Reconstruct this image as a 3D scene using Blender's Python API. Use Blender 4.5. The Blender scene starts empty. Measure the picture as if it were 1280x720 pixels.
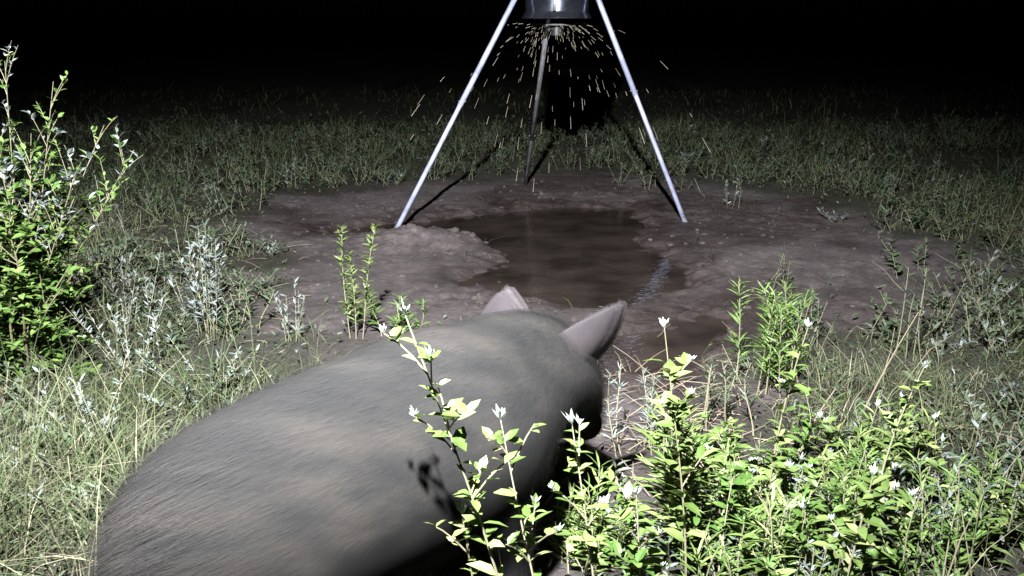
import bpy, math, random
import numpy as np
from mathutils import Vector, Matrix
rng = np.random.default_rng(7); random.seed(7)
sc = bpy.context.scene
COL = sc.collection

# ---------------------------------------------------------------- noise
_T = np.random.default_rng(3).random((256,256))
def vnoise(x,y,s=0):
    x=np.asarray(x,float)+s*17.3; y=np.asarray(y,float)+s*9.7
    xi=np.floor(x).astype(int); yi=np.floor(y).astype(int)
    fx=x-xi; fy=y-yi; fx=fx*fx*(3-2*fx); fy=fy*fy*(3-2*fy)
    g=lambda i,j:_T[(xi+i)%256,(yi+j)%256]
    return (g(0,0)*(1-fx)+g(1,0)*fx)*(1-fy)+(g(0,1)*(1-fx)+g(1,1)*fx)*fy
def fbm(x,y,s=0,o=4):
    x=np.asarray(x,float); y=np.asarray(y,float)
    r=0;a=.5;f=1
    for k in range(o):
        c,sn=math.cos(k*.9),math.sin(k*.9)
        r=r+a*vnoise((x*c-y*sn)*f,(x*sn+y*c)*f,s+k*3);a*=.5;f*=2.03
    return r/(1-.5**o)
def sdpoly(x,y,P):
    P=np.array(P,float); x=np.asarray(x,float); y=np.asarray(y,float)
    d=np.full(x.shape,1e9); ins=np.zeros(x.shape,bool); n=len(P)
    for i in range(n):
        a=P[i];b=P[(i+1)%n];e=b-a
        t=np.clip(((x-a[0])*e[0]+(y-a[1])*e[1])/(e@e),0,1)
        d=np.minimum(d,np.hypot(x-a[0]-t*e[0],y-a[1]-t*e[1]))
        c=((a[1]>y)!=(b[1]>y))&(x<(b[0]-a[0])*(y-a[1])/(b[1]-a[1]+1e-12)+a[0])
        ins^=c
    return np.where(ins,-d,d)
def sstep(a,b,v):
    t=np.clip((v-a)/(b-a),0,1); return t*t*(3-2*t)

MUD=[(-2.05,7.9),(-1.2,8.8),(.4,9.5),(1.7,8.9),(2.6,7.4),(2.75,5.9),(2.3,4.9),(1.5,4.15),(.95,3.4),(.55,2.6),(.0,2.3),(-.35,3.4),(-.75,4.2),(-1.2,5.2),(-2.1,6.6)]
POOL=[(-1.2,6.78),(-.7,7.1),(-.245,7.43),(.4,7.6),(.88,7.64),(.95,6.95),(.66,6.62),(.85,6.1),(.95,5.69),(.85,5.15),(.5,4.98),(.05,5.02),(-.2,5.31),(-.05,5.7),(.0,6.12),(-.27,6.55),(-.8,6.7)]
POOL2=[(.3,4.05),(.5,4.35),(.8,4.45),(.95,4.85),(1.0,4.5),(.85,4.15),(.6,3.85),(.4,3.8)]
def sd_mud(x,y):
    x=np.asarray(x,float);y=np.asarray(y,float)
    return sdpoly(x,y,MUD)+(fbm(x*1.6,y*1.6,5)-.5)*1.1+(fbm(x*6,y*6,8)-.5)*.7
def sd_pool(x,y):
    n=(fbm(np.asarray(x)*4,np.asarray(y)*4,11)-.5)*.34+(fbm(np.asarray(x)*14,np.asarray(y)*14,12)-.5)*.16
    return np.minimum(sdpoly(x,y,POOL),sdpoly(x,y,POOL2)+.05)+n
def H(x,y):
    x=np.asarray(x,float); y=np.asarray(y,float)
    m=sd_mud(x,y); inm=sstep(.25,-.35,m)
    h=.03+(fbm(x*.7,y*.7,2)-.5)*.07*(1-inm)+(fbm(x*.15,y*.15,4)-.5)*.5*sstep(14,40,np.hypot(x,y-5))
    patch=sstep(.4,.65,fbm(x*1.1,y*1.1,33,3))
    rough=(fbm(x*2.2,y*2.2,20,6)-.5)*.05+(fbm(x*13,y*13,21,4)-.5)*.030*(.35+patch)
    pits=sstep(.66,.8,fbm(x*6.5,y*6.5,31,3))*-.022*patch
    h=h+inm*(rough+pits)+(1-inm)*(fbm(x*9,y*9,22)-.5)*.03
    h=h+.10*np.exp(-((x+.62)/.42)**2-((y-6.28)/.24)**2)*(.3+1.4*fbm(x*8,y*8,77,5))
    p=sd_pool(x,y)
    return h*(1-sstep(.22,-.02,p))+(-.035)*sstep(.22,-.02,p)

# ---------------------------------------------------------------- materials
def newmat(name):
    m=bpy.data.materials.new(name); m.use_nodes=True
    nt=m.node_tree; b=nt.nodes["Principled BSDF"]; return m,nt,b
def N(nt,t,**k):
    n=nt.nodes.new(t)
    for a,v in k.items(): setattr(n,a,v)
    return n
def ramp(nt,stops):
    r=N(nt,'ShaderNodeValToRGB'); e=r.color_ramp.elements
    while len(e)<len(stops): e.new(.5)
    for i,(p,c) in enumerate(stops):
        e[i].position=p; e[i].color=(*c,1)
    return r
def leafmat(name,stops,rough=.5,trans=.25,tip=None,base=None,spec=.3):
    m,nt,b=newmat(name)
    at=N(nt,'ShaderNodeAttribute',attribute_name='tint')
    r=ramp(nt,stops); nt.links.new(at.outputs['Fac'],r.inputs[0])
    out=r.outputs[0]
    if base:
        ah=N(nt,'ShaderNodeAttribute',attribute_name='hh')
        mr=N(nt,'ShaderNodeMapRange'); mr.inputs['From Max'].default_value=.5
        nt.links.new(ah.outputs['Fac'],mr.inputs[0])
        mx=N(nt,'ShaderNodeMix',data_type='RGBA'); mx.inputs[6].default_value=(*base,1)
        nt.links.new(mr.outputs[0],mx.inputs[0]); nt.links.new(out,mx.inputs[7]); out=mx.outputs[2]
    nt.links.new(out,b.inputs['Base Color'])
    b.inputs['Roughness'].default_value=rough
    b.inputs['Specular IOR Level'].default_value=spec
    if trans>0:
        tr=N(nt,'ShaderNodeBsdfTranslucent'); nt.links.new(out,tr.inputs[0])
        ms=N(nt,'ShaderNodeMixShader'); ms.inputs[0].default_value=trans
        nt.links.new(b.outputs[0],ms.inputs[1]); nt.links.new(tr.outputs[0],ms.inputs[2])
        nt.links.new(ms.outputs[0],nt.nodes['Material Output'].inputs[0])
    return m
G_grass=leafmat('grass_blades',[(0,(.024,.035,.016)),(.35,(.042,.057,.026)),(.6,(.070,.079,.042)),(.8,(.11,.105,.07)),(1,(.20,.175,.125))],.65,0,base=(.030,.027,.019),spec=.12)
G_weed=leafmat('weed_leaves',[(0,(.022,.036,.017)),(.5,(.040,.058,.029)),(.8,(.060,.076,.050)),(1,(.085,.088,.076))],.6,0,spec=.2)
G_bright=leafmat('fresh_leaves',[(0,(.048,.080,.018)),(.5,(.082,.122,.034)),(.85,(.135,.175,.06)),(1,(.22,.25,.11))],.5,.22,spec=.3)
G_shrub=leafmat('shrub_leaves',[(0,(.032,.068,.014)),(.5,(.064,.115,.026)),(1,(.115,.17,.05))],.45,.2,spec=.35)
G_silver=leafmat('silver_leaves',[(0,(.06,.078,.072)),(.5,(.095,.115,.11)),(1,(.15,.165,.165))],.6,0)
G_white=leafmat('downy_tips',[(0,(.24,.28,.26)),(1,(.40,.43,.40))],.6,.2)
G_stem=leafmat('stem_bark',[(0,(.08,.065,.04)),(.5,(.12,.11,.07)),(1,(.18,.17,.12))],.6,0)
G_dry=leafmat('dry_straw',[(0,(.07,.052,.04)),(1,(.20,.165,.12))],.7,0)
MATS=[G_grass,G_weed,G_bright,G_shrub,G_silver,G_white,G_stem,G_dry]
MI=dict(grass=0,weed=1,bright=2,shrub=3,silver=4,white=5,stem=6,dry=7)

def tri_object(name,V,T,attrs,mi,mats,smooth=False,parent=None):
    me=bpy.data.meshes.new(name)
    V=np.ascontiguousarray(V,np.float32); T=np.ascontiguousarray(T,np.int32)
    me.vertices.add(len(V)); me.vertices.foreach_set('co',V.ravel())
    me.loops.add(T.size); me.loops.foreach_set('vertex_index',T.ravel())
    k=T.shape[1]
    me.polygons.add(len(T)); me.polygons.foreach_set('loop_start',np.arange(0,T.size,k,dtype=np.int32))
    try: me.polygons.foreach_set('loop_total',np.full(len(T),k,np.int32))
    except Exception: pass
    me.polygons.foreach_set('material_index',np.ascontiguousarray(mi,np.int32) if np.ndim(mi) else np.full(len(T),mi,np.int32))
    me.polygons.foreach_set('use_smooth',np.full(len(T),smooth))
    for m in mats: me.materials.append(m)
    me.update(calc_edges=True)
    for a,v in attrs.items():
        at=me.attributes.new(a,'FLOAT','POINT'); at.data.foreach_set('value',np.ascontiguousarray(v,np.float32))
    o=bpy.data.objects.new(name,me); COL.objects.link(o)
    if parent: o.parent=parent
    return o
class Acc:
    def __init__(s): s.V=[];s.T=[];s.t=[];s.h=[];s.m=[];s.n=0
    def add(s,V,T,t,h,m):
        s.V.append(V);s.T.append(T+s.n);s.t.append(t);s.h.append(h);s.m.append(np.full(len(T),m));s.n+=len(V)
    def build(s,name,smooth=False):
        return tri_object(name,np.concatenate(s.V),np.concatenate(s.T),dict(tint=np.concatenate(s.t),hh=np.concatenate(s.h)),np.concatenate(s.m),MATS,smooth)
def nz(v): return v/(np.linalg.norm(v,axis=-1,keepdims=True)+1e-9)
def add_blades(A,P,h,w,lean,az,tint,mat,seg=3):
    n=len(P); d=np.stack([np.cos(az),np.sin(az),0*az],1)
    fa=rng.uniform(0,2*np.pi,n); sd=np.stack([np.cos(fa),np.sin(fa),0*fa],1)
    Vs=[];hs=[]
    for k in range(seg):
        t=k/seg
        c=P+d*(lean*h*t**2)[:,None]+np.array([0,0,1])*(h*(t-.35*lean*t*t))[:,None]
        ww=(w*(1-.6*t)*.5)[:,None]
        Vs+= [c-sd*ww,c+sd*ww]; hs+=[np.full(n,t)]*2
    c=P+d*(lean*h)[:,None]+np.array([0,0,1])*(h*(1-.35*lean))[:,None]
    Vs.append(c);hs.append(np.full(n,1.))
    V=np.stack(Vs,1).reshape(-1,3);hh=np.stack(hs,1).reshape(-1); nv=2*seg+1
    f=[]
    for k in range(seg-1):
        a=2*k;f+=[[a,a+1,a+3],[a,a+3,a+2]]
    f.append([2*seg-2,2*seg-1,2*seg])
    T=(np.array(f)[None]+(np.arange(n)*nv)[:,None,None]).reshape(-1,3)
    A.add(V,T,np.repeat(tint,nv),hh,mat)
def add_leaves(A,P,D,L,W,tint,mat,fold=.25,droop=.2,up=None):
    n=len(P); D=nz(D)
    u=np.tile([0,0,1.],(n,1)) if up is None else up
    u=u+rng.normal(0,.25,(n,3))
    S=nz(np.cross(D,u)); Nn=nz(np.cross(S,D))
    L=L[:,None];W=W[:,None]
    def pt(t,s):
        return P+D*L*t + S*W*s*.5 + Nn*(abs(s)*W*fold*.5) - Nn*L*droop*t*t
    V=np.stack([pt(0,0),pt(.3,-.85),pt(.33,0),pt(.3,.85),pt(.65,-.8),pt(.68,0),pt(.65,.8),pt(1,0)],1).reshape(-1,3)
    f=np.array([[0,2,1],[0,3,2],[1,2,5],[1,5,4],[2,3,6],[2,6,5],[4,5,7],[5,6,7]])
    T=(f[None]+(np.arange(n)*8)[:,None,None]).reshape(-1,3)
    A.add(V,T,np.repeat(tint,8),np.tile([0,.3,.3,.3,.65,.65,.65,1.],n),mat)
def add_tube(A,pts,r0,r1,tint=.5,mat=6,k=5):
    pts=np.asarray(pts,float);n=len(pts)
    tg=nz(np.gradient(pts,axis=0)); ref=np.array([.3,1,.1]);s=nz(np.cross(tg,ref));u=nz(np.cross(s,tg))
    r=np.linspace(r0,r1,n)[:,None,None]; a=np.arange(k)*2*np.pi/k
    V=pts[:,None]+r*(np.cos(a)[None,:,None]*s[:,None]+np.sin(a)[None,:,None]*u[:,None])
    T=[]
    for i in range(n-1):
        for j in range(k):
            p=i*k+j;q=i*k+(j+1)%k;T+=[[p,q,q+k],[p,q+k,p+k]]
    V=V.reshape(-1,3); A.add(V,np.array(T),np.full(len(V),tint),np.ones(len(V)),mat)
def curve_pts(a,b,bend,n=8):
    a=np.array(a,float);b=np.array(b,float);t=np.linspace(0,1,n)[:,None]
    return a*(1-t)+b*t+np.array(bend)*np.sin(t*np.pi)+np.array([bend[1],bend[0],0])*.35*np.sin(t*2*np.pi)
def samp(pts,t):
    n=len(pts)-1;x=np.clip(t,0,.9999)*n;i=x.astype(int);f=(x-i)[:,None]
    return pts[i]*(1-f)+pts[i+1]*f, nz(pts[i+1]-pts[i])

# ---------------------------------------------------------------- plants
def sapling(A,base,tip,bend=(0,0,0),nl=16,L=.045,start=.25,leafmat='bright',tips=True,side=3,r=.0035,lw=.5):
    pts=curve_pts(base,tip,bend,11); add_tube(A,pts,r,r*.35,.3+.7*rng.random(),6)
    t=np.sort(rng.uniform(start,.95,nl)); P,Tg=samp(pts,t)
    az=np.arange(nl)*2.4+rng.uniform(0,6)+rng.normal(0,.4,nl)
    D=np.stack([np.cos(az),np.sin(az),rng.uniform(-.1,.9,nl)],1)+Tg*.3
    LL=L*(1.15-.5*t)*rng.uniform(.6,1.25,nl)
    add_leaves(A,P,D,LL,LL*rng.uniform(lw*.8,lw*1.15,nl),rng.uniform(0,1,nl),MI[leafmat],droop=.35)
    def star(p,d,s):
        k=9;a=np.arange(k)*2*np.pi/k+rng.uniform(0,6)
        DD=np.stack([np.cos(a)*.8,np.sin(a)*.8,rng.uniform(.2,1,k)],1)+d*.5
        add_leaves(A,np.tile(p,(k,1)),DD,s*rng.uniform(.5,1.2,k),s*.25*np.ones(k),rng.random(k),5,droop=-.1)
    if tips: star(pts[-1],nz(pts[-1]-pts[-2]),.028)
    for i in range(side):
        tt=rng.uniform(max(start,.3),.92); p,tg=samp(pts,np.array([tt])); p=p[0]
        a=rng.uniform(0,6.28); d=np.array([math.cos(a),math.sin(a),1.0]); ln=rng.uniform(.04,.11)
        e=p+nz(d)*ln; q=curve_pts(p,e,(0,0,.008),4); add_tube(A,q,r*.5,r*.3,.6,6)
        k=5; P2,_=samp(q,rng.uniform(.2,.95,k)); a2=rng.uniform(0,6.28,k)
        add_leaves(A,P2,np.stack([np.cos(a2),np.sin(a2),rng.uniform(.2,1,k)],1),L*.75*rng.uniform(.6,1.1,k),L*.35*np.ones(k),rng.random(k),MI[leafmat])
        if tips and rng.random()<.5: star(e,nz(d),.018)
def goldenrod(A,x,y,h,spread=.05,stems=5,L=.07,mat='bright',dens=60,leafw=.12,lean=.15):
    z=float(H(x,y))
    for s in range(stems):
        bx=x+rng.normal(0,spread);by=y+rng.normal(0,spread); hh=h*rng.uniform(.75,1.05)
        tip=(bx+rng.normal(0,lean)*hh,by+rng.normal(0,lean)*hh,z+hh)
        pts=curve_pts((bx,by,z-.02),tip,(rng.normal(0,.01),rng.normal(0,.01),0),7)
        add_tube(A,pts,.0028,.0012,.7,6,4)
        n=dens;t=rng.uniform(.15,1,n)**.8;P,Tg=samp(pts,t);az=np.arange(n)*2.4
        D=np.stack([np.cos(az),np.sin(az),rng.uniform(.5,1.5,n)],1)
        LL=L*rng.uniform(.6,1.1,n)*(1.1-.4*t)
        add_leaves(A,P,D,LL,LL*leafw,rng.random(n),MI[mat],fold=.3,droop=.3)
def sage(A,x,y,h,spread=.06,stems=7,mat='silver',L=.035,dens=26):
    z=float(H(x,y))
    for s in range(stems):
        bx=x+rng.normal(0,spread*.5);by=y+rng.normal(0,spread*.5);hh=h*rng.uniform(.55,1.05)
        tip=(bx+rng.normal(0,spread),by+rng.normal(0,spread),z+hh)
        pts=curve_pts((bx,by,z-.02),tip,(0,0,0),5);add_tube(A,pts,.0022,.001,.6,6,4)
        n=dens;t=rng.uniform(.2,1,n);P,Tg=samp(pts,t);az=rng.uniform(0,6.28,n)
        D=np.stack([np.cos(az),np.sin(az),rng.uniform(.2,1.6,n)],1);LL=L*rng.uniform(.5,1.1,n)
        add_leaves(A,P,D,LL,LL*.3,rng.random(n),MI[mat],droop=.1)

# left shrub
A=Acc(); bx,by=-1.9,3.6; bz=float(H(bx,by))
def shoot(p,e,nl,L,mat,sub,r):
    pts=curve_pts(p,e,tuple(rng.normal(0,.03,3)),8);add_tube(A,pts,r,r*.3,rng.random()*.4,6)
    t=rng.uniform(.2,1,nl);P,Tg=samp(pts,t);az=rng.uniform(0,6.28,nl)
    D=np.stack([np.cos(az),np.sin(az),rng.uniform(-.2,.9,nl)],1)+Tg*.4
    LL=L*rng.uniform(.6,1.2,nl);add_leaves(A,P,D,LL,LL*rng.uniform(.42,.58,nl),rng.random(nl),MI[mat],droop=.2)
    for k in range(sub):
        q,tg=samp(pts,np.array([rng.uniform(.2,.98)]));d=nz(tg[0]+rng.normal(0,.75,3)+np.array([0,0,.25]))
        ln=rng.uniform(.10,.26);pp=curve_pts(q[0],q[0]+d*ln,(0,0,.01),5);add_tube(A,pp,r*.45,r*.2,.3,6,4)
        m=20;t=rng.uniform(.1,1,m);P,Tg=samp(pp,t);az=rng.uniform(0,6.28,m)
        D=np.stack([np.cos(az),np.sin(az),rng.uniform(-.3,.8,m)],1)+Tg*.3
        LL=L*rng.uniform(.55,1.15,m);add_leaves(A,P,D,LL,LL*.52,rng.random(m),MI[mat],droop=.2)
for i in range(42):
    a=rng.uniform(0,6.28);rr=rng.uniform(.02,.40);hh=rng.uniform(.35,1.0)*(1-.45*rr)
    shoot((bx+rng.normal(0,.05),by+rng.normal(0,.05),bz-.03),(bx-.0+rr*math.cos(a),by+rr*.9*math.sin(a),bz+hh),16,.050,'shrub',9,.005)
def sparse(p,e,r=.0032):
    pts=curve_pts(p,e,(.03,0,.02),8);add_tube(A,pts,r,r*.3,.5,6)
    for k in range(14):
        q,tg=samp(pts,np.array([rng.uniform(.35,1)]));s=rng.choice([-1,1]);d=nz(tg[0]*.9+np.array([.6*s,rng.normal(0,.3),.35]))
        ln=rng.uniform(.05,.17);pp=curve_pts(q[0],q[0]+d*ln,(0,0,.01),4);add_tube(A,pp,r*.4,r*.2,.6,6,4)
        m=8;P,Tg=samp(pp,rng.uniform(.1,1,m));az=rng.uniform(0,6.28,m)
        D=np.stack([np.cos(az),np.sin(az),rng.uniform(.1,1,m)],1)+Tg*.5
        hi=q[0][2]>.95
        L=(.024 if hi else .034)*rng.uniform(.6,1.3,m);add_leaves(A,P,D,L,L*.5,rng.random(m),rng.choice([4,5,3,3]) if hi else rng.choice([4,3,3]))
for e in [(-1.60,3.5,1.20),(-1.76,3.5,1.27),(-1.48,3.6,1.04),(-1.38,3.6,.95),(-1.92,3.6,1.2),(-1.56,3.5,.88),(-1.85,3.5,1.08),(-1.7,3.5,1.02)]:
    sparse((bx+rng.normal(0,.04),by,bz+.2),e)
A.build('leafy_shrub')

# foreground saplings (one plant each)
def sap_obj(base,tip,**k):
    A=Acc(); z=float(H(*base)); sapling(A,(base[0],base[1],z-.03),tip,**k); A.build('olive_sapling')
sap_obj((.06,1.5),(-.17,1.5,.94),bend=(.03,0,0),nl=34,side=8,L=.052,start=.4)
sap_obj((.10,1.55),(-.02,1.6,.72),bend=(.01,.01,0),nl=26,side=6,L=.05,start=.3)
sap_obj((.18,1.6),(.108,1.65,.69),bend=(.012,0,0),nl=26,side=5,L=.052,start=.3)
sap_obj((.42,2.1),(.34,2.1,.735),bend=(.015,.01,0),nl=28,side=6,L=.068,start=.25)
sap_obj((.66,2.35),(.755,2.4,.64),bend=(-.02,0,0),nl=28,side=6,L=.068,start=.25)
sap_obj((.93,2.35),(1.04,2.35,.55),bend=(-.02,0,0),nl=26,side=7,L=.062,start=.25)
sap_obj((.74,2.0),(.80,2.0,.42),nl=26,side=5,L=.068,start=.2)
sap_obj((-.02,1.62),(-.09,1.60,.54),nl=20,side=4,L=.045,start=.3)
sap_obj((.30,1.95),(.27,1.95,.40),nl=26,side=5,L=.065,start=.2)
sap_obj((.14,1.75),(.18,1.78,.46),nl=22,side=4,L=.05,start=.25)
# goldenrod clumps
def gr(*a,**k):
    A=Acc(); goldenrod(A,*a,**k); A.build('goldenrod_plant')
gr(.44,2.3,.42,spread=.025,stems=6,L=.13,dens=34,leafw=.13)
gr(1.01,3.55,.42,spread=.05,stems=11,L=.085,dens=60,mat='shrub')
gr(-.69,4.22,.50,spread=.014,stems=3,L=.055,dens=130,mat='bright',lean=.04,leafw=.2)
gr(1.69,4.01,.40,spread=.03,stems=4,L=.06,dens=40,mat='weed',lean=.08)
gr(.72,3.2,.26,spread=.05,stems=5,L=.06,dens=40,mat='weed')
gr(.42,3.0,.30,spread=.05,stems=5,L=.05,dens=40,mat='silver')
gr(-.52,4.2,.2,spread=.06,stems=6,L=.07,dens=26,mat='shrub',lean=.3,leafw=.25)
# silver sage plants
def sg(*a,**k):
    A=Acc(); sage(A,*a,**k); A.build('sagebrush_plant')
sg(-1.36,4.2,.55,spread=.07,stems=11,L=.045,dens=44)
sg(-.98,4.15,.30,spread=.04,stems=6)
sg(-1.5,3.7,.35,spread=.10,stems=11)
sg(-1.72,4.3,.38,spread=.09,stems=10)
sg(-1.35,2.95,.28,spread=.08,stems=9)
sg(-1.1,3.4,.22,spread=.10,stems=9)
sg(1.25,2.6,.30,spread=.08,stems=8)

# foreground weed mass at right
A=Acc()
for i in range(125):
    x=rng.uniform(.12,1.35);y=rng.uniform(1.9,2.95)
    if x<.5 and y>2.35: continue
    if sd_mud(x,y)<-.15 and y>2.6: continue
    z=float(H(x,y));h=rng.uniform(.08,.31)*(1.0 if y<2.5 else .6)
    c=rng.random()
    if c<.42: sapling(A,(x,y,z-.02),(x+rng.normal(0,.05),y+rng.normal(0,.05),z+h),bend=(rng.normal(0,.02),0,0),nl=16,L=rng.uniform(.05,.075),start=.1,side=2,tips=rng.random()<.2,r=.0022,leafmat=rng.choice(['bright','bright','shrub']),lw=.45)
    elif c<.8: goldenrod(A,x,y,h*1.1,spread=.03,stems=3,L=.085,dens=26,leafw=.13,mat=rng.choice(['bright','shrub']))
    else: sage(A,x,y,h,spread=.04,stems=5,mat=rng.choice(['silver','weed']),L=.03,dens=20)
A.build('undergrowth')

# meadow weeds everywhere
A=Acc(); cnt=0
while cnt<1150:
    y=2.2+11*rng.random()**.9; x=rng.uniform(-1,1)*(.58*y+.5)
    m_=float(sd_mud(x,y))
    if m_<.05 and not (m_<.0 and m_>-.9 and x>.9 and rng.random()<.10): continue
    if fbm(x*1.3,y*1.3,40)<.42: continue
    if abs(x+.3)<.75 and y<2.6: continue
    z=float(H(x,y));cnt+=1;c=rng.random();s=1+.02*y
    if c<.4: sage(A,x,y,rng.uniform(.07,.22)*s,spread=.07,stems=4,mat=rng.choice(['silver','weed','weed','weed']),L=.04*s,dens=13)
    elif c<.75: goldenrod(A,x,y,rng.uniform(.08,.22)*s,spread=.06,stems=3,L=.065*s,dens=18,mat='weed',leafw=.25,lean=.35)
    else: sapling(A,(x,y,z),(x+rng.normal(0,.06),y+rng.normal(0,.06),z+rng.uniform(.06,.2)*s),nl=14,L=.055*s,start=.1,leafmat='weed',tips=False,side=2,r=.002)
A.build('meadow_weeds')

# grass
A=Acc()
def grass(n,y0,y1,hm,w,xs=.58):
    y=np.sqrt(rng.uniform(y0*y0,y1*y1,n));x=rng.uniform(-1,1,n)*(xs*y+.6)
    m=sd_mud(x,y);d=fbm(x*1.6,y*1.6,50);cl=fbm(x*7,y*7,51,3)
    k=(rng.random(n)<sstep(-.1,.7,m)*.95+.02)&(rng.random(n)<.05+1.3*sstep(.41,.67,cl))&(sd_pool(x,y)>.05)
    x,y,m,d,cl=x[k],y[k],m[k],d[k],cl[k];n=len(x)
    edge=.3+.7*sstep(0,1.2,m)
    h=hm*rng.gamma(3.6,.28,n)*(.25+1.4*sstep(.3,.7,d))*edge*(.6+.8*cl)
    tint=np.clip(fbm(x*1.1,y*1.1,60)*.8+rng.normal(-.04,.22,n)+.3*(rng.random(n)<.15)*(y<8)-.12*(y>7.5)+.10*(y<3.9),0,1)
    add_blades(A,np.stack([x,y,H(x,y)-.01],1),h,w*rng.uniform(.6,1.4,n),rng.uniform(.1,1.5,n),rng.uniform(0,6.28,n),tint,0)
grass(50000,1.9,4.2,.17,.0042)
grass(58000,4.2,8,.12,.006)
grass(38000,8,14,.10,.010)
grass(8000,14,22,.10,.02)
def fuzz(n,y0,y1,L):
    y=np.sqrt(rng.uniform(y0*y0,y1*y1,n));x=rng.uniform(-1,1,n)*(.58*y+.5)
    m=sd_mud(x,y);k=(rng.random(n)<sstep(-.2,.4,m)*(.3+1.1*sstep(.37,.6,fbm(x*2,y*2,95)))+.02)&(sd_pool(x,y)>.05)
    x,y=x[k],y[k];n=len(x);az=rng.uniform(0,6.28,n)
    D=np.stack([np.cos(az),np.sin(az),rng.uniform(-.1,1.2,n)],1)
    P=np.stack([x,y,H(x,y)+rng.uniform(0,.07,n)*(1+.04*y)],1);LL=L*rng.uniform(.5,1.3,n)
    c=rng.random(n)
    for mm,sel in ((1,c<.66),(4,(c>=.66)&(c<.70)),(7,c>=.74)):
        add_leaves(A,P[sel],D[sel],LL[sel],LL[sel]*(.35 if mm!=7 else .08),rng.random(sel.sum()),mm)
fuzz(16000,2,4.5,.028);fuzz(26000,4.5,9,.035);fuzz(20000,9,15,.05)
A.build('grass')
# dead stalks / twigs
A=Acc()
for i in range(500):
    if i<300: x=rng.normal(.42,.32);y=rng.normal(3.2,.5)
    else: y=rng.uniform(2.3,7);x=rng.uniform(-1,1)*(.55*y+.4)
    if y<2.3: continue
    m=float(sd_mud(x,y))
    if i>=300 and m<-.25 and rng.random()<.85: continue
    if float(sd_pool(x,y))<.1: continue
    z=float(H(x,y));a=rng.uniform(0,6.28);ln=rng.uniform(.04,.26);up=rng.uniform(0,.9)
    add_tube(A,curve_pts((x,y,z+.006),(x+ln*math.cos(a),y+ln*math.sin(a),z+.01+ln*up*(rng.random()<.35)),(0,rng.normal(0,.01),.008),5),.0020,.0009,rng.random(),7,4)
for (p,q) in [((1.15,3.1),(1.42,3.3,.42)),((.9,2.9),(1.05,3.0,.25)),((1.5,3.2),(1.75,2.95,.05)),((.62,3.0),(.64,3.0,.32))]:
    add_tube(A,curve_pts((p[0],p[1],float(H(*p))),q,(0,0,.02),7),.003,.0014,.5,7,5)
A.build('dead_stalks')

# ---------------------------------------------------------------- ground
def axis(lo,hi,st,far):
    c=list(np.arange(lo,hi,st));s=st;v=c[-1]
    while v<far: s*=1.25;v+=s;c.append(v)
    s=st;v=c[0];l=[]
    while v>-far: s*=1.25;v-=s;l.append(v)
    return np.array(l[::-1]+c)
X=axis(-3.5,3.8,.019,160);Y=axis(2.0,10.2,.019,160)
gx,gy=np.meshgrid(X,Y);gz=H(gx,gy);nx,ny=len(X),len(Y)
V=np.stack([gx,gy,gz],-1).reshape(-1,3)
i=np.arange(ny-1)[:,None]*nx+np.arange(nx-1)[None];Q=np.stack([i,i+1,i+nx+1,i+nx],-1).reshape(-1,4)
mud=sstep(.3,-.3,sd_mud(gx,gy)).ravel();wet=np.clip(sstep(.5,.0,sd_pool(gx,gy))+.6*sstep(.50,.66,fbm(gx*1.4,gy*1.4,90)),0,1).ravel()
m,nt,b=newmat('mud_and_soil')
am=N(nt,'ShaderNodeAttribute',attribute_name='mud');aw=N(nt,'ShaderNodeAttribute',attribute_name='wet')
tc=N(nt,'ShaderNodeTexCoord')
def noise(sc_,det=6,rough=.6):
    n=N(nt,'ShaderNodeTexNoise');n.inputs['Scale'].default_value=sc_;n.inputs['Detail'].default_value=det;n.inputs['Roughness'].default_value=rough
    nt.links.new(tc.outputs['Object'],n.inputs['Vector']);return n
n1=noise(2.2);n2=noise(16,10,.75);n3=noise(70,4)
rm=ramp(nt,[(.3,(.036,.030,.032)),(.5,(.070,.059,.062)),(.72,(.125,.108,.112))]);nt.links.new(n2.outputs[0],rm.inputs[0])
rm1=ramp(nt,[(.35,(.62,.58,.58)),(.65,(1.15,1.1,1.1))]);nt.links.new(n1.outputs[0],rm1.inputs[0])
mm=N(nt,'ShaderNodeMix',data_type='RGBA',blend_type='MULTIPLY');mm.inputs[0].default_value=1
nt.links.new(rm.outputs[0],mm.inputs[6]);nt.links.new(rm1.outputs[0],mm.inputs[7])
wm=N(nt,'ShaderNodeMix',data_type='RGBA',blend_type='MULTIPLY');nt.links.new(aw.outputs['Fac'],wm.inputs[0]);nt.links.new(mm.outputs[2],wm.inputs[6]);wm.inputs[7].default_value=(.48,.42,.40,1)
rs=ramp(nt,[(.35,(.015,.015,.010)),(.55,(.027,.026,.018)),(.75,(.055,.048,.035))]);nt.links.new(n3.outputs[0],rs.inputs[0])
gm=N(nt,'ShaderNodeMix',data_type='RGBA');nt.links.new(am.outputs['Fac'],gm.inputs[0]);nt.links.new(rs.outputs[0],gm.inputs[6]);nt.links.new(wm.outputs[2],gm.inputs[7])
nt.links.new(gm.outputs[2],b.inputs['Base Color'])
rr=N(nt,'ShaderNodeMapRange');rr.inputs['To Min'].default_value=.85;rr.inputs['To Max'].default_value=.42
nt.links.new(aw.outputs['Fac'],rr.inputs[0]);nt.links.new(rr.outputs[0],b.inputs['Roughness']);b.inputs['Specular IOR Level'].default_value=.35
bp=N(nt,'ShaderNodeBump');bp.inputs['Strength'].default_value=1;bp.inputs['Distance'].default_value=.022
n4=noise(38,10,.78);nt.links.new(n4.outputs[0],bp.inputs['Height']);nt.links.new(bp.outputs[0],b.inputs['Normal'])
tri_object('ground',V,Q,dict(mud=mud,wet=wet),0,[m],True)

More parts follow.
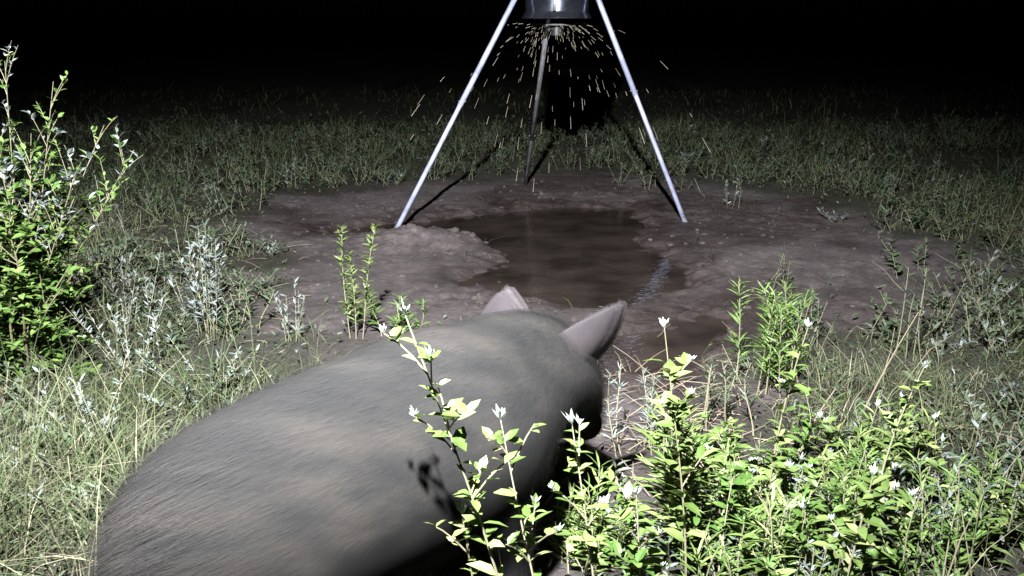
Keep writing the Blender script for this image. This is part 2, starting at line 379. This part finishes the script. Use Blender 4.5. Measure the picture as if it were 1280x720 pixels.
# water
wx,wy=np.meshgrid(np.arange(-1.6,1.4,.05),np.arange(3.6,8.0,.05))
wz=np.full(wx.shape,-.006);nx=wx.shape[1]
V=np.stack([wx,wy,wz],-1).reshape(-1,3);ii=np.arange(wx.shape[0]-1)[:,None]*nx+np.arange(nx-1)[None]
Q=np.stack([ii,ii+1,ii+nx+1,ii+nx],-1).reshape(-1,4)
keep=(sd_pool(V[:,0],V[:,1])<.22)[Q].all(1);Q=Q[keep]
mw,nt,b=newmat('muddy_water');b.inputs['Roughness'].default_value=.04
b.inputs['IOR'].default_value=1.33
tc=N(nt,'ShaderNodeTexCoord');n=N(nt,'ShaderNodeTexNoise');n.inputs['Scale'].default_value=3;n.inputs['Detail'].default_value=5;nt.links.new(tc.outputs['Object'],n.inputs['Vector'])
rp=ramp(nt,[(.35,(.013,.010,.009)),(.7,(.034,.026,.023))]);nt.links.new(n.outputs[0],rp.inputs[0]);nt.links.new(rp.outputs[0],b.inputs['Base Color'])
n=N(nt,'ShaderNodeTexNoise');n.inputs['Scale'].default_value=24;n.inputs['Detail'].default_value=3;nt.links.new(tc.outputs['Object'],n.inputs['Vector'])
bp=N(nt,'ShaderNodeBump');bp.inputs['Strength'].default_value=.22;bp.inputs['Distance'].default_value=.01;nt.links.new(n.outputs[0],bp.inputs['Height']);nt.links.new(bp.outputs[0],b.inputs['Normal'])
tri_object('puddle_water',V,Q,{},0,[mw],True)

# clods
def clods(name,pts,mat):
    Vs=[];Ts=[];c=0
    import bmesh
    bm=bmesh.new();bmesh.ops.create_icosphere(bm,subdivisions=2,radius=1);bv=np.array([v.co[:] for v in bm.verts]);bf=np.array([[v.index for v in f.verts] for f in bm.faces]);bm.free()
    for (x,y,r) in pts:
        f=1+(fbm(bv[:,0]*2+x*31,bv[:,1]*2+bv[:,2]*1.7+y*17,70,3)-.5)*.9
        v=bv*f[:,None]*np.array([r*rng.uniform(.8,1.4),r*rng.uniform(.8,1.3),r*rng.uniform(.5,.8)])
        v=v+np.array([x,y,float(H(x,y))+r*.2]);Vs.append(v);Ts.append(bf+c);c+=len(bv)
    V=np.concatenate(Vs);return tri_object(name,V,np.concatenate(Ts),dict(mud=np.ones(len(V)),wet=np.full(len(V),.05)),0,[mat],False)
P=[(-.58+rng.normal(0,.05),6.62+rng.normal(0,.06),rng.uniform(.03,.06)) for i in range(7)]
P+=[(-.4+rng.normal(0,.25),6.45+rng.normal(0,.14),rng.uniform(.012,.03)) for i in range(26)]
while len(P)<1100:
    y=rng.uniform(2.8,9);x=rng.uniform(-2.2,2.7)
    if sd_mud(x,y)<.1 and sd_pool(x,y)>.15: P.append((x,y,.003+.016*rng.random()**5))
clods('mud_clods',P,bpy.data.materials['mud_and_soil'])

# ---------------------------------------------------------------- feeder
def metal(name,c,r,met=1.0):
    m,nt,b=newmat(name);b.inputs['Metallic'].default_value=met
    tc=N(nt,'ShaderNodeTexCoord');n=N(nt,'ShaderNodeTexNoise');n.inputs['Scale'].default_value=12;n.inputs['Detail'].default_value=6;nt.links.new(tc.outputs['Object'],n.inputs['Vector'])
    rp=ramp(nt,[(.3,tuple(k*.6 for k in c)),(.65,c)]);nt.links.new(n.outputs[0],rp.inputs[0]);nt.links.new(rp.outputs[0],b.inputs['Base Color'])
    mr=N(nt,'ShaderNodeMapRange');mr.inputs['To Min'].default_value=r*.7;mr.inputs['To Max'].default_value=r*1.3;nt.links.new(n.outputs[0],mr.inputs[0]);nt.links.new(mr.outputs[0],b.inputs['Roughness'])
    return m
M_leg=metal('galvanised_steel',(.62,.65,.92),.38,.55);M_leg2=metal('weathered_steel',(.34,.34,.38),.5,.5);M_bar=metal('painted_barrel_metal',(.12,.13,.17),.22,.9);M_dark=metal('dark_motor_plastic',(.02,.02,.022),.5,0)
feeder=bpy.data.objects.new('tripod_game_feeder',None);COL.objects.link(feeder)
def lathe(name,prof,c,mat,seg=48):
    V=[];F=[];a=np.arange(seg)*2*np.pi/seg
    for r,z in prof: V+=[(c[0]+r*math.cos(t),c[1]+r*math.sin(t),z) for t in a]
    for i in range(len(prof)-1):
        for j in range(seg):
            p=i*seg+j;q=i*seg+(j+1)%seg;F.append((p,q,q+seg,p+seg))
    me=bpy.data.meshes.new(name);me.from_pydata(V,[],F);me.materials.append(mat);me.update()
    for p in me.polygons:p.use_smooth=True
    o=bpy.data.objects.new(name,me);COL.objects.link(o);o.parent=feeder
    md=o.modifiers.new('e','EDGE_SPLIT');md.split_angle=math.radians(35);return o
def rod(name,a,b,r,mat,parent,seg=16):
    a=Vector(a);b=Vector(b);d=b-a;me=bpy.data.meshes.new(name)
    q=d.to_track_quat('Z','Y');V=[];F=[]
    for k,(p,rr) in enumerate(((a,r),(b,r))):
        for j in range(seg):
            t=2*math.pi*j/seg;V.append(p+q@Vector((rr*math.cos(t),rr*math.sin(t),0)))
    for j in range(seg):F.append((j,(j+1)%seg,seg+(j+1)%seg,seg+j))
    F.append(tuple(range(seg))[::-1]);F.append(tuple(range(seg,2*seg)))
    me.from_pydata(V,[],F);me.materials.append(mat);me.update()
    for p in me.polygons:p.use_smooth=len(p.vertices)==4
    o=bpy.data.objects.new(name,me);COL.objects.link(o);o.parent=parent;return o
C=(.33,7.5)
lathe('barrel',[(.0,1.53),(.10,1.50),(.215,1.495),(.222,1.465),(.258,1.448),(.260,1.455),(.236,1.49),(.232,1.50),(.238,1.75),(.252,1.76),(.25,1.77),(.262,2.1),(.275,2.11),(.27,2.12),(.28,2.36)],C,M_bar)
lathe('lid',[(.292,2.33),(.295,2.375),(.20,2.41),(.05,2.43),(.0,2.43)],C,M_bar)
lathe('funnel',[(.11,1.50),(.05,1.44),(.035,1.40),(.0,1.40)],C,M_dark)
lathe('motor_housing',[(.0,1.39),(.045,1.39),(.05,1.37),(.05,1.33),(.02,1.32),(.0,1.32)],C,M_dark)
lathe('spinner_plate',[(.0,1.404),(.10,1.400),(.105,1.408),(.10,1.412)],C,M_leg2)
rod('hinge_strap',(C[0]-.03,C[1]-.255,1.50),(C[0]-.03,C[1]-.262,1.60),.012,M_leg2,feeder,8)
legs=[((-.82,6.82),(.017,7.40,1.578)),((1.266,7.05),(.629,7.45,1.58)),((.114,8.72),(.276,7.82,1.42))]
for k,(f,p) in enumerate(legs):
    a=np.array([f[0],f[1],0.]);p=np.array(p);d=(p-a)/np.linalg.norm(p-a)
    t=2.05/d[2] if k<2 else 1.95/d[2]
    top=a+d*t*1.0;Mx=M_leg if k<2 else M_leg2
    rod('leg_%d'%(k+1),a-d*.05,top,.0165,Mx,feeder)
    j=a+d*(1.0 if k<2 else .55);rod('leg_sleeve_%d'%(k+1),j,top-d*.02,.0195,Mx,feeder)
    rod('sleeve_bolt_%d'%(k+1),j+d*.04-np.array([.027,0,0]),j+d*.04+np.array([.027,0,0]),.005,M_leg2,feeder,8)
    rod('foot_pin_%d'%(k+1),a-d*.07,a+d*.03,.02,M_leg2,feeder)
    s=np.array([C[0],C[1],0]);br=top-d*.25;v=np.array([s[0]-br[0],s[1]-br[1],0]);v=v/np.linalg.norm(v)
    rod('leg_bracket_%d'%(k+1),br,br+v*max(.03,np.hypot(*(s-br)[:2])-.25),.02,M_dark,feeder)
# corn
mk,nt,b=newmat('corn_kernel');b.inputs['Base Color'].default_value=(.34,.305,.24,1);b.inputs['Roughness'].default_value=.5
A=Acc();MATS.append(mk)
for i in range(280):
    a=rng.uniform(0,6.28);v=rng.uniform(.2,2.8);vz=rng.uniform(-.9,.5);t=rng.uniform(.005,.42)
    if rng.random()<.4: t*=.35
    ex=rng.uniform(.006,.026)
    pts=[]
    for tt in np.linspace(t,t+ex,4):
        pts.append((C[0]+math.cos(a)*(.1+v*tt),C[1]+math.sin(a)*(.1+v*tt),1.41+vz*tt-4.9*tt*tt))
    if pts[-1][2]<.05: continue
    r_=rng.uniform(.0006,.0014);add_tube(A,pts,r_*.7,r_,.5,8,5)
A.build('falling_corn')

# ---------------------------------------------------------------- hog
def catmull(P,n):
    P=np.array(P,float);P=np.vstack([2*P[0]-P[1],P,2*P[-1]-P[-2]]);out=[]
    for i in range(1,len(P)-2):
        for k in range(n):
            t=k/n;p0,p1,p2,p3=P[i-1:i+3]
            out.append(.5*((2*p1)+(-p0+p2)*t+(2*p0-5*p1+4*p2-p3)*t*t+(-p0+3*p1-3*p2+p3)*t**3))
    out.append(P[-2]);return np.array(out)
hv=[];hf=[]
def loft(S,n=4,k=28,egg=0.0):
    S=catmull(S,n);c=S[:,:3];w=np.maximum(S[:,3],.004);h=np.maximum(S[:,4],.004)
    tg=nz(np.gradient(c,axis=0));up=np.array([0,0,1.]) if abs(tg[len(tg)//2][2])<.8 else np.array([.68,.73,0])
    s=nz(np.cross(tg,up));u=nz(np.cross(s,tg));a=np.arange(k)*2*np.pi/k;b0=len(hv)
    for i in range(len(c)):
        for t in a:
            ct,st=math.cos(t),math.sin(t)
            ww=w[i]*(1-egg*.28*max(st,0)**1.5)
            hv.append(tuple(c[i]+s[i]*ww*ct+u[i]*h[i]*st))
    for i in range(len(c)-1):
        for j in range(k):
            p=b0+i*k+j;q=b0+i*k+(j+1)%k;hf.append((p,q,q+k,p+k))
    hf.append(tuple(b0+j for j in range(k))[::-1]);hf.append(tuple(b0+(len(c)-1)*k+j for j in range(k)))
BODY=[(-.655,1.555,.47,.03,.04),(-.635,1.575,.47,.12,.135),(-.57,1.63,.472,.185,.192),(-.46,1.73,.478,.212,.226),(-.34,1.86,.486,.224,.238),(-.22,1.98,.495,.222,.245),(-.12,2.08,.505,.21,.243),(-.05,2.19,.53,.185,.20),(.02,2.30,.54,.16,.165),(.07,2.38,.52,.15,.148),(.115,2.46,.465,.128,.135),(.15,2.53,.40,.098,.10),(.185,2.59,.33,.065,.07),(.21,2.63,.285,.050,.054)]
loft(BODY,egg=1)
Hd=np.array([.68,.73]);Rt=np.array([.73,-.68])
def leg(o,ch):
    loft([(o[0]+Hd[0]*a+Rt[0]*s,o[1]+Hd[1]*a+Rt[1]*s,z,r,r*1.15) for a,s,z,r in ch],n=4,k=16)
F=(-.12,2.09);B=(-.51,1.68)
leg(F,[(-.02,.10,.46,.10),(.0,.115,.34,.07),(.05,.11,.21,.038),(.07,.11,.09,.027),(.10,.11,.03,.032),(.11,.11,.0,.03)])
leg(F,[(-.02,-.10,.46,.10),(-.03,-.11,.34,.07),(-.06,-.11,.21,.038),(-.11,-.11,.09,.027),(-.10,-.11,.03,.032),(-.09,-.11,.0,.03)])
leg(B,[(.02,.09,.44,.13),(.08,.11,.32,.085),(-.04,.11,.21,.042),(-.03,.11,.10,.030),(.0,.11,.03,.034),(.01,.11,.0,.03)])
leg(B,[(.02,-.09,.44,.13),(.12,-.11,.32,.085),(.04,-.11,.21,.042),(.09,-.11,.10,.030),(.13,-.11,.03,.034),(.14,-.11,.0,.03)])
me=bpy.data.meshes.new('wild_hog');me.from_pydata(hv,[],hf);me.update()
hog=bpy.data.objects.new('wild_hog',me);COL.objects.link(hog)
r=hog.modifiers.new('r','REMESH');r.mode='VOXEL';r.voxel_size=.013;r.use_smooth_shade=True
s=hog.modifiers.new('s','SMOOTH');s.factor=.6;s.iterations=12
dg=bpy.context.evaluated_depsgraph_get();me2=bpy.data.meshes.new_from_object(hog.evaluated_get(dg));hog.modifiers.clear();hog.data=me2;me2.name='wild_hog'
def hogmat(name,c0,c1,c2,rough,alpha=None):
    m,nt,b=newmat(name);tc=N(nt,'ShaderNodeTexCoord');mp=N(nt,'ShaderNodeMapping')
    mp.inputs['Rotation'].default_value=(0,0,-math.radians(47))
    mp.inputs['Scale'].default_value=(.5,8,8);nt.links.new(tc.outputs['Object'],mp.inputs[0])
    n=N(nt,'ShaderNodeTexNoise');n.inputs['Scale'].default_value=1.5;n.inputs['Detail'].default_value=7;n.inputs['Roughness'].default_value=.62;nt.links.new(mp.outputs[0],n.inputs['Vector'])
    rp=ramp(nt,[(.32,c0),(.5,c1),(.70,c2)]);nt.links.new(n.outputs[0],rp.inputs[0])
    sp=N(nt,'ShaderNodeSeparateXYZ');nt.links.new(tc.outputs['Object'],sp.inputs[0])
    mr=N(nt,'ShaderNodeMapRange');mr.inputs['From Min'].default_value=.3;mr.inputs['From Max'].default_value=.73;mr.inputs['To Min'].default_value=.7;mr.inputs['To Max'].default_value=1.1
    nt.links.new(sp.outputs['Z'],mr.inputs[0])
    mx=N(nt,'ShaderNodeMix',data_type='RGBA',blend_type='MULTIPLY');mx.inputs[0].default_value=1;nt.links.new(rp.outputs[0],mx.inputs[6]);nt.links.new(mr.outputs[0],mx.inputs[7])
    nt.links.new(mx.outputs[2],b.inputs['Base Color']);b.inputs['Roughness'].default_value=rough;b.inputs['Specular IOR Level'].default_value=.1
    if alpha: b.inputs['Alpha'].default_value=alpha
    return m
cs=((.0155,.0155,.0165),(.0225,.022,.0225),(.038,.0345,.033))
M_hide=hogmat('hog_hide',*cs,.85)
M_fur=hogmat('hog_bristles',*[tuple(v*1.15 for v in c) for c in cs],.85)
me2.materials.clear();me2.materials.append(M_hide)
for p in me2.polygons:p.use_smooth=True
def fur(name,me_,n,lmin,lmax,w,mat,flowv,out,mat_parent,skipz=True,rump=0):
    nv=len(me_.vertices);co=np.empty(nv*3);me_.vertices.foreach_get('co',co);co=co.reshape(-1,3)
    me_.calc_loop_triangles();T=np.array([t.vertices[:] for t in me_.loop_triangles])
    a,b_,c=co[T[:,0]],co[T[:,1]],co[T[:,2]];nn=np.cross(b_-a,c-a);ar=np.linalg.norm(nn,axis=1);nn=nz(nn)
    bk=np.array([-.72,-.68,.1]);wgt=ar*(1+rump*np.clip(nn@bk,0,1)**2)
    idx=rng.choice(len(T),n,p=wgt/wgt.sum());u=rng.random((n,1));v=rng.random((n,1));f=(u+v>1);u=np.where(f,1-u,u);v=np.where(f,1-v,v)
    P=a[idx]+u*(b_-a)[idx]+v*(c-a)[idx];nr=nn[idx];L=rng.uniform(lmin,lmax,n)*(np.where(P[:,2]>.2,1,.4) if skipz else 1)
    fv=np.array(flowv);flow=fv-nr*(nr@fv)[:,None];flow=nz(flow+rng.normal(0,.06,(n,3)))
    q=np.clip(nr@bk,0,1)*(rump>0)
    D=nz(flow+nr*rng.uniform(out[0],out[1],(n,1))+(bk*1.4)[None]*(q*rng.random(n))[:,None]);sd=nz(np.cross(D,nr+rng.normal(0,.02,(n,3))))
    L=L*(1+1.3*q)
    V=np.stack([P-sd*w-nr*.001,P+sd*w-nr*.001,P+D*L[:,None]*.6+sd*w*.7,P+D*L[:,None]*.6-sd*w*.7,P+D*L[:,None]-nr*(L*.1)[:,None]],1).reshape(-1,3)
    T2=(np.array([[0,1,2],[0,2,3],[3,2,4]])[None]+(np.arange(n)*5)[:,None,None]).reshape(-1,3)
    return tri_object(name,V,T2,{},0,[mat],False,mat_parent)
fur('bristles',me2,230000,.02,.065,.00024,M_fur,[-.66,-.72,-.02],(.05,.46),hog,rump=1.5)
# translucent, swollen and shifted copies of the hide, added to imitate motion blur
nv=len(me2.vertices);co=np.empty(nv*3);me2.vertices.foreach_get('co',co);co=co.reshape(-1,3)
no=np.empty(nv*3);me2.vertices.foreach_get('normal',no);no=no.reshape(-1,3)
for k,(inf,off,al) in enumerate([(.009,-.016,.30),(.012,.016,.22),(.017,-.040,.15)]):
    ms=me2.copy();c2=co+no*inf+np.array([.68,.73,0])*off
    ms.vertices.foreach_set('co',c2.ravel().astype(np.float32));ms.materials.clear()
    ms.materials.append(hogmat('hog_blur_shell_%d'%(k+1),*[tuple(v*1.2 for v in c) for c in cs],.9,al));ms.update()
    o=bpy.data.objects.new('blur_shell_%d'%(k+1),ms);COL.objects.link(o);o.parent=hog
# ears
def earmat(name,alpha=None):
    m,nt,b=newmat(name);b.inputs['Roughness'].default_value=.8;b.inputs['Specular IOR Level'].default_value=.1
    tc=N(nt,'ShaderNodeTexCoord');n_=N(nt,'ShaderNodeTexNoise');n_.inputs['Scale'].default_value=9;n_.inputs['Detail'].default_value=3;nt.links.new(tc.outputs['Object'],n_.inputs['Vector'])
    rp=ramp(nt,[(.3,(.032,.029,.032)),(.7,(.054,.046,.051))]);nt.links.new(n_.outputs[0],rp.inputs[0]);nt.links.new(rp.outputs[0],b.inputs['Base Color'])
    if alpha: b.inputs['Alpha'].default_value=alpha
    return m
M_ear=earmat('hog_ear_skin');M_earh=earmat('hog_ear_blur',.34)
def ear(name,base,tip,wdir,W,cup):
    base=Vector(base);tip=Vector(tip);d=tip-base;wd=Vector(wdir);wd=(wd-wd.project(d)).normalized();nn=d.cross(wd).normalized()
    V=[];F=[];nu,nw=12,9
    for i in range(nu):
        t=i/(nu-1);wi=W*.5*max(0,math.sin(math.pi*(.28+.72*t)))**.8 if t<1 else .002
        wi=max(wi,.004)
        for j in range(nw):
            s=-1+2*j/(nw-1)
            V.append(base+d*t+wd*wi*s+nn*(cup*(s*s)*(1-.6*t)*wi*1.2)-nn*.012*math.sin(t*3.1)+wd*.010*math.sin(t*2.5))
    for i in range(nu-1):
        for j in range(nw-1):
            p=i*nw+j;F.append((p,p+1,p+nw+1,p+nw))
    me=bpy.data.meshes.new(name);me.from_pydata(V,[],F);me.materials.append(M_ear);me.update()
    for p in me.polygons:p.use_smooth=True
    o=bpy.data.objects.new(name,me);COL.objects.link(o);o.parent=hog
    m=o.modifiers.new('s','SOLIDIFY');m.thickness=.008;m.offset=0;m=o.modifiers.new('b','SUBSURF');m.levels=1;m.render_levels=1
    dg=bpy.context.evaluated_depsgraph_get();dg.update();em=bpy.data.meshes.new_from_object(o.evaluated_get(dg))
    fur(name+'_hair',em,12000,.006,.018,.0002,M_ear,tuple(d.normalized()*.8+Vector((-.3,-.3,0))),(.05,.6),hog,False)
    for k,off in enumerate(((-.012,-.010,-.002),(.010,.008,.003),(-.022,-.018,-.005))):  # see-through ear copies, nudged along the stride and added as motion blur
        ec=em.copy();ec.materials.clear();ec.materials.append(M_earh)
        oo=bpy.data.objects.new(name+'_blur_%d'%(k+1),ec);COL.objects.link(oo);oo.location=off;oo.parent=hog
ear('ear_right',(.120,2.31,.54),(.268,2.33,.728),(.6,.5,-.6),.155,.5)
ear('ear_left',(-.03,2.42,.57),(-.015,2.44,.735),(1,-.3,0),.13,.5)
def blob(name,c,r,mat):
    bpy.ops.mesh.primitive_uv_sphere_add(segments=20,ring_count=12,radius=1,location=c);o=bpy.context.object;o.name=name;o.scale=r;o.data.materials.append(mat);o.parent=hog
    for p in o.data.polygons:p.use_smooth=True
    return o
M_eye,nt,b=newmat('hog_eye');b.inputs['Base Color'].default_value=(.01,.008,.006,1);b.inputs['Roughness'].default_value=.1
blob('eye_right',(.222,2.42,.48),(.012,.012,.012),M_eye);blob('eye_left',(.02,2.51,.48),(.012,.012,.012),M_eye)
o=blob('snout_disc',(.217,2.643,.272),(.045,.045,.014),M_hide);o.rotation_euler=Vector((.5,.86,-.9)).to_track_quat('Z','Y').to_euler()
# tail
A=Acc();tp=catmull([(-.635,1.57,.54),(-.655,1.555,.51),(-.658,1.55,.44),(-.645,1.555,.36),(-.64,1.56,.30)],5);MATS.append(M_hide)
add_tube(A,tp,.010,.005,.5,9,8)
o=A.build('tail',True);o.parent=hog

# ---------------------------------------------------------------- light, world, camera
l=bpy.data.lights.new('flood_lamp','SPOT');l.energy=9800;l.spot_size=math.radians(80);l.spot_blend=1;l.shadow_soft_size=.03;l.color=(.98,1,.99)
lo=bpy.data.objects.new('flood_lamp',l);COL.objects.link(lo);lo.location=(-.3,0,3.2)
lo.rotation_euler=(Vector((-.35,4.75,0))-Vector(lo.location)).to_track_quat('-Z','Y').to_euler()
w=bpy.data.worlds.new('World');sc.world=w;w.use_nodes=True;nt=w.node_tree;bg=nt.nodes['Background']
sk=nt.nodes.new('ShaderNodeTexSky');sk.sky_type='NISHITA';sk.sun_disc=False;sk.sun_elevation=math.radians(-8);sk.sun_rotation=0
nt.links.new(sk.outputs[0],bg.inputs[0]);bg.inputs[1].default_value=.02
cam=bpy.data.cameras.new('Camera');co_=bpy.data.objects.new('Camera',cam);COL.objects.link(co_)
co_.location=(0,0,1.38);co_.rotation_euler=(math.radians(90-14.8),0,0);cam.sensor_width=36;cam.lens=34.57;cam.clip_end=500;cam.clip_start=.05
sc.camera=co_
sc.view_settings.view_transform='Standard';sc.view_settings.look='None';sc.view_settings.exposure=0
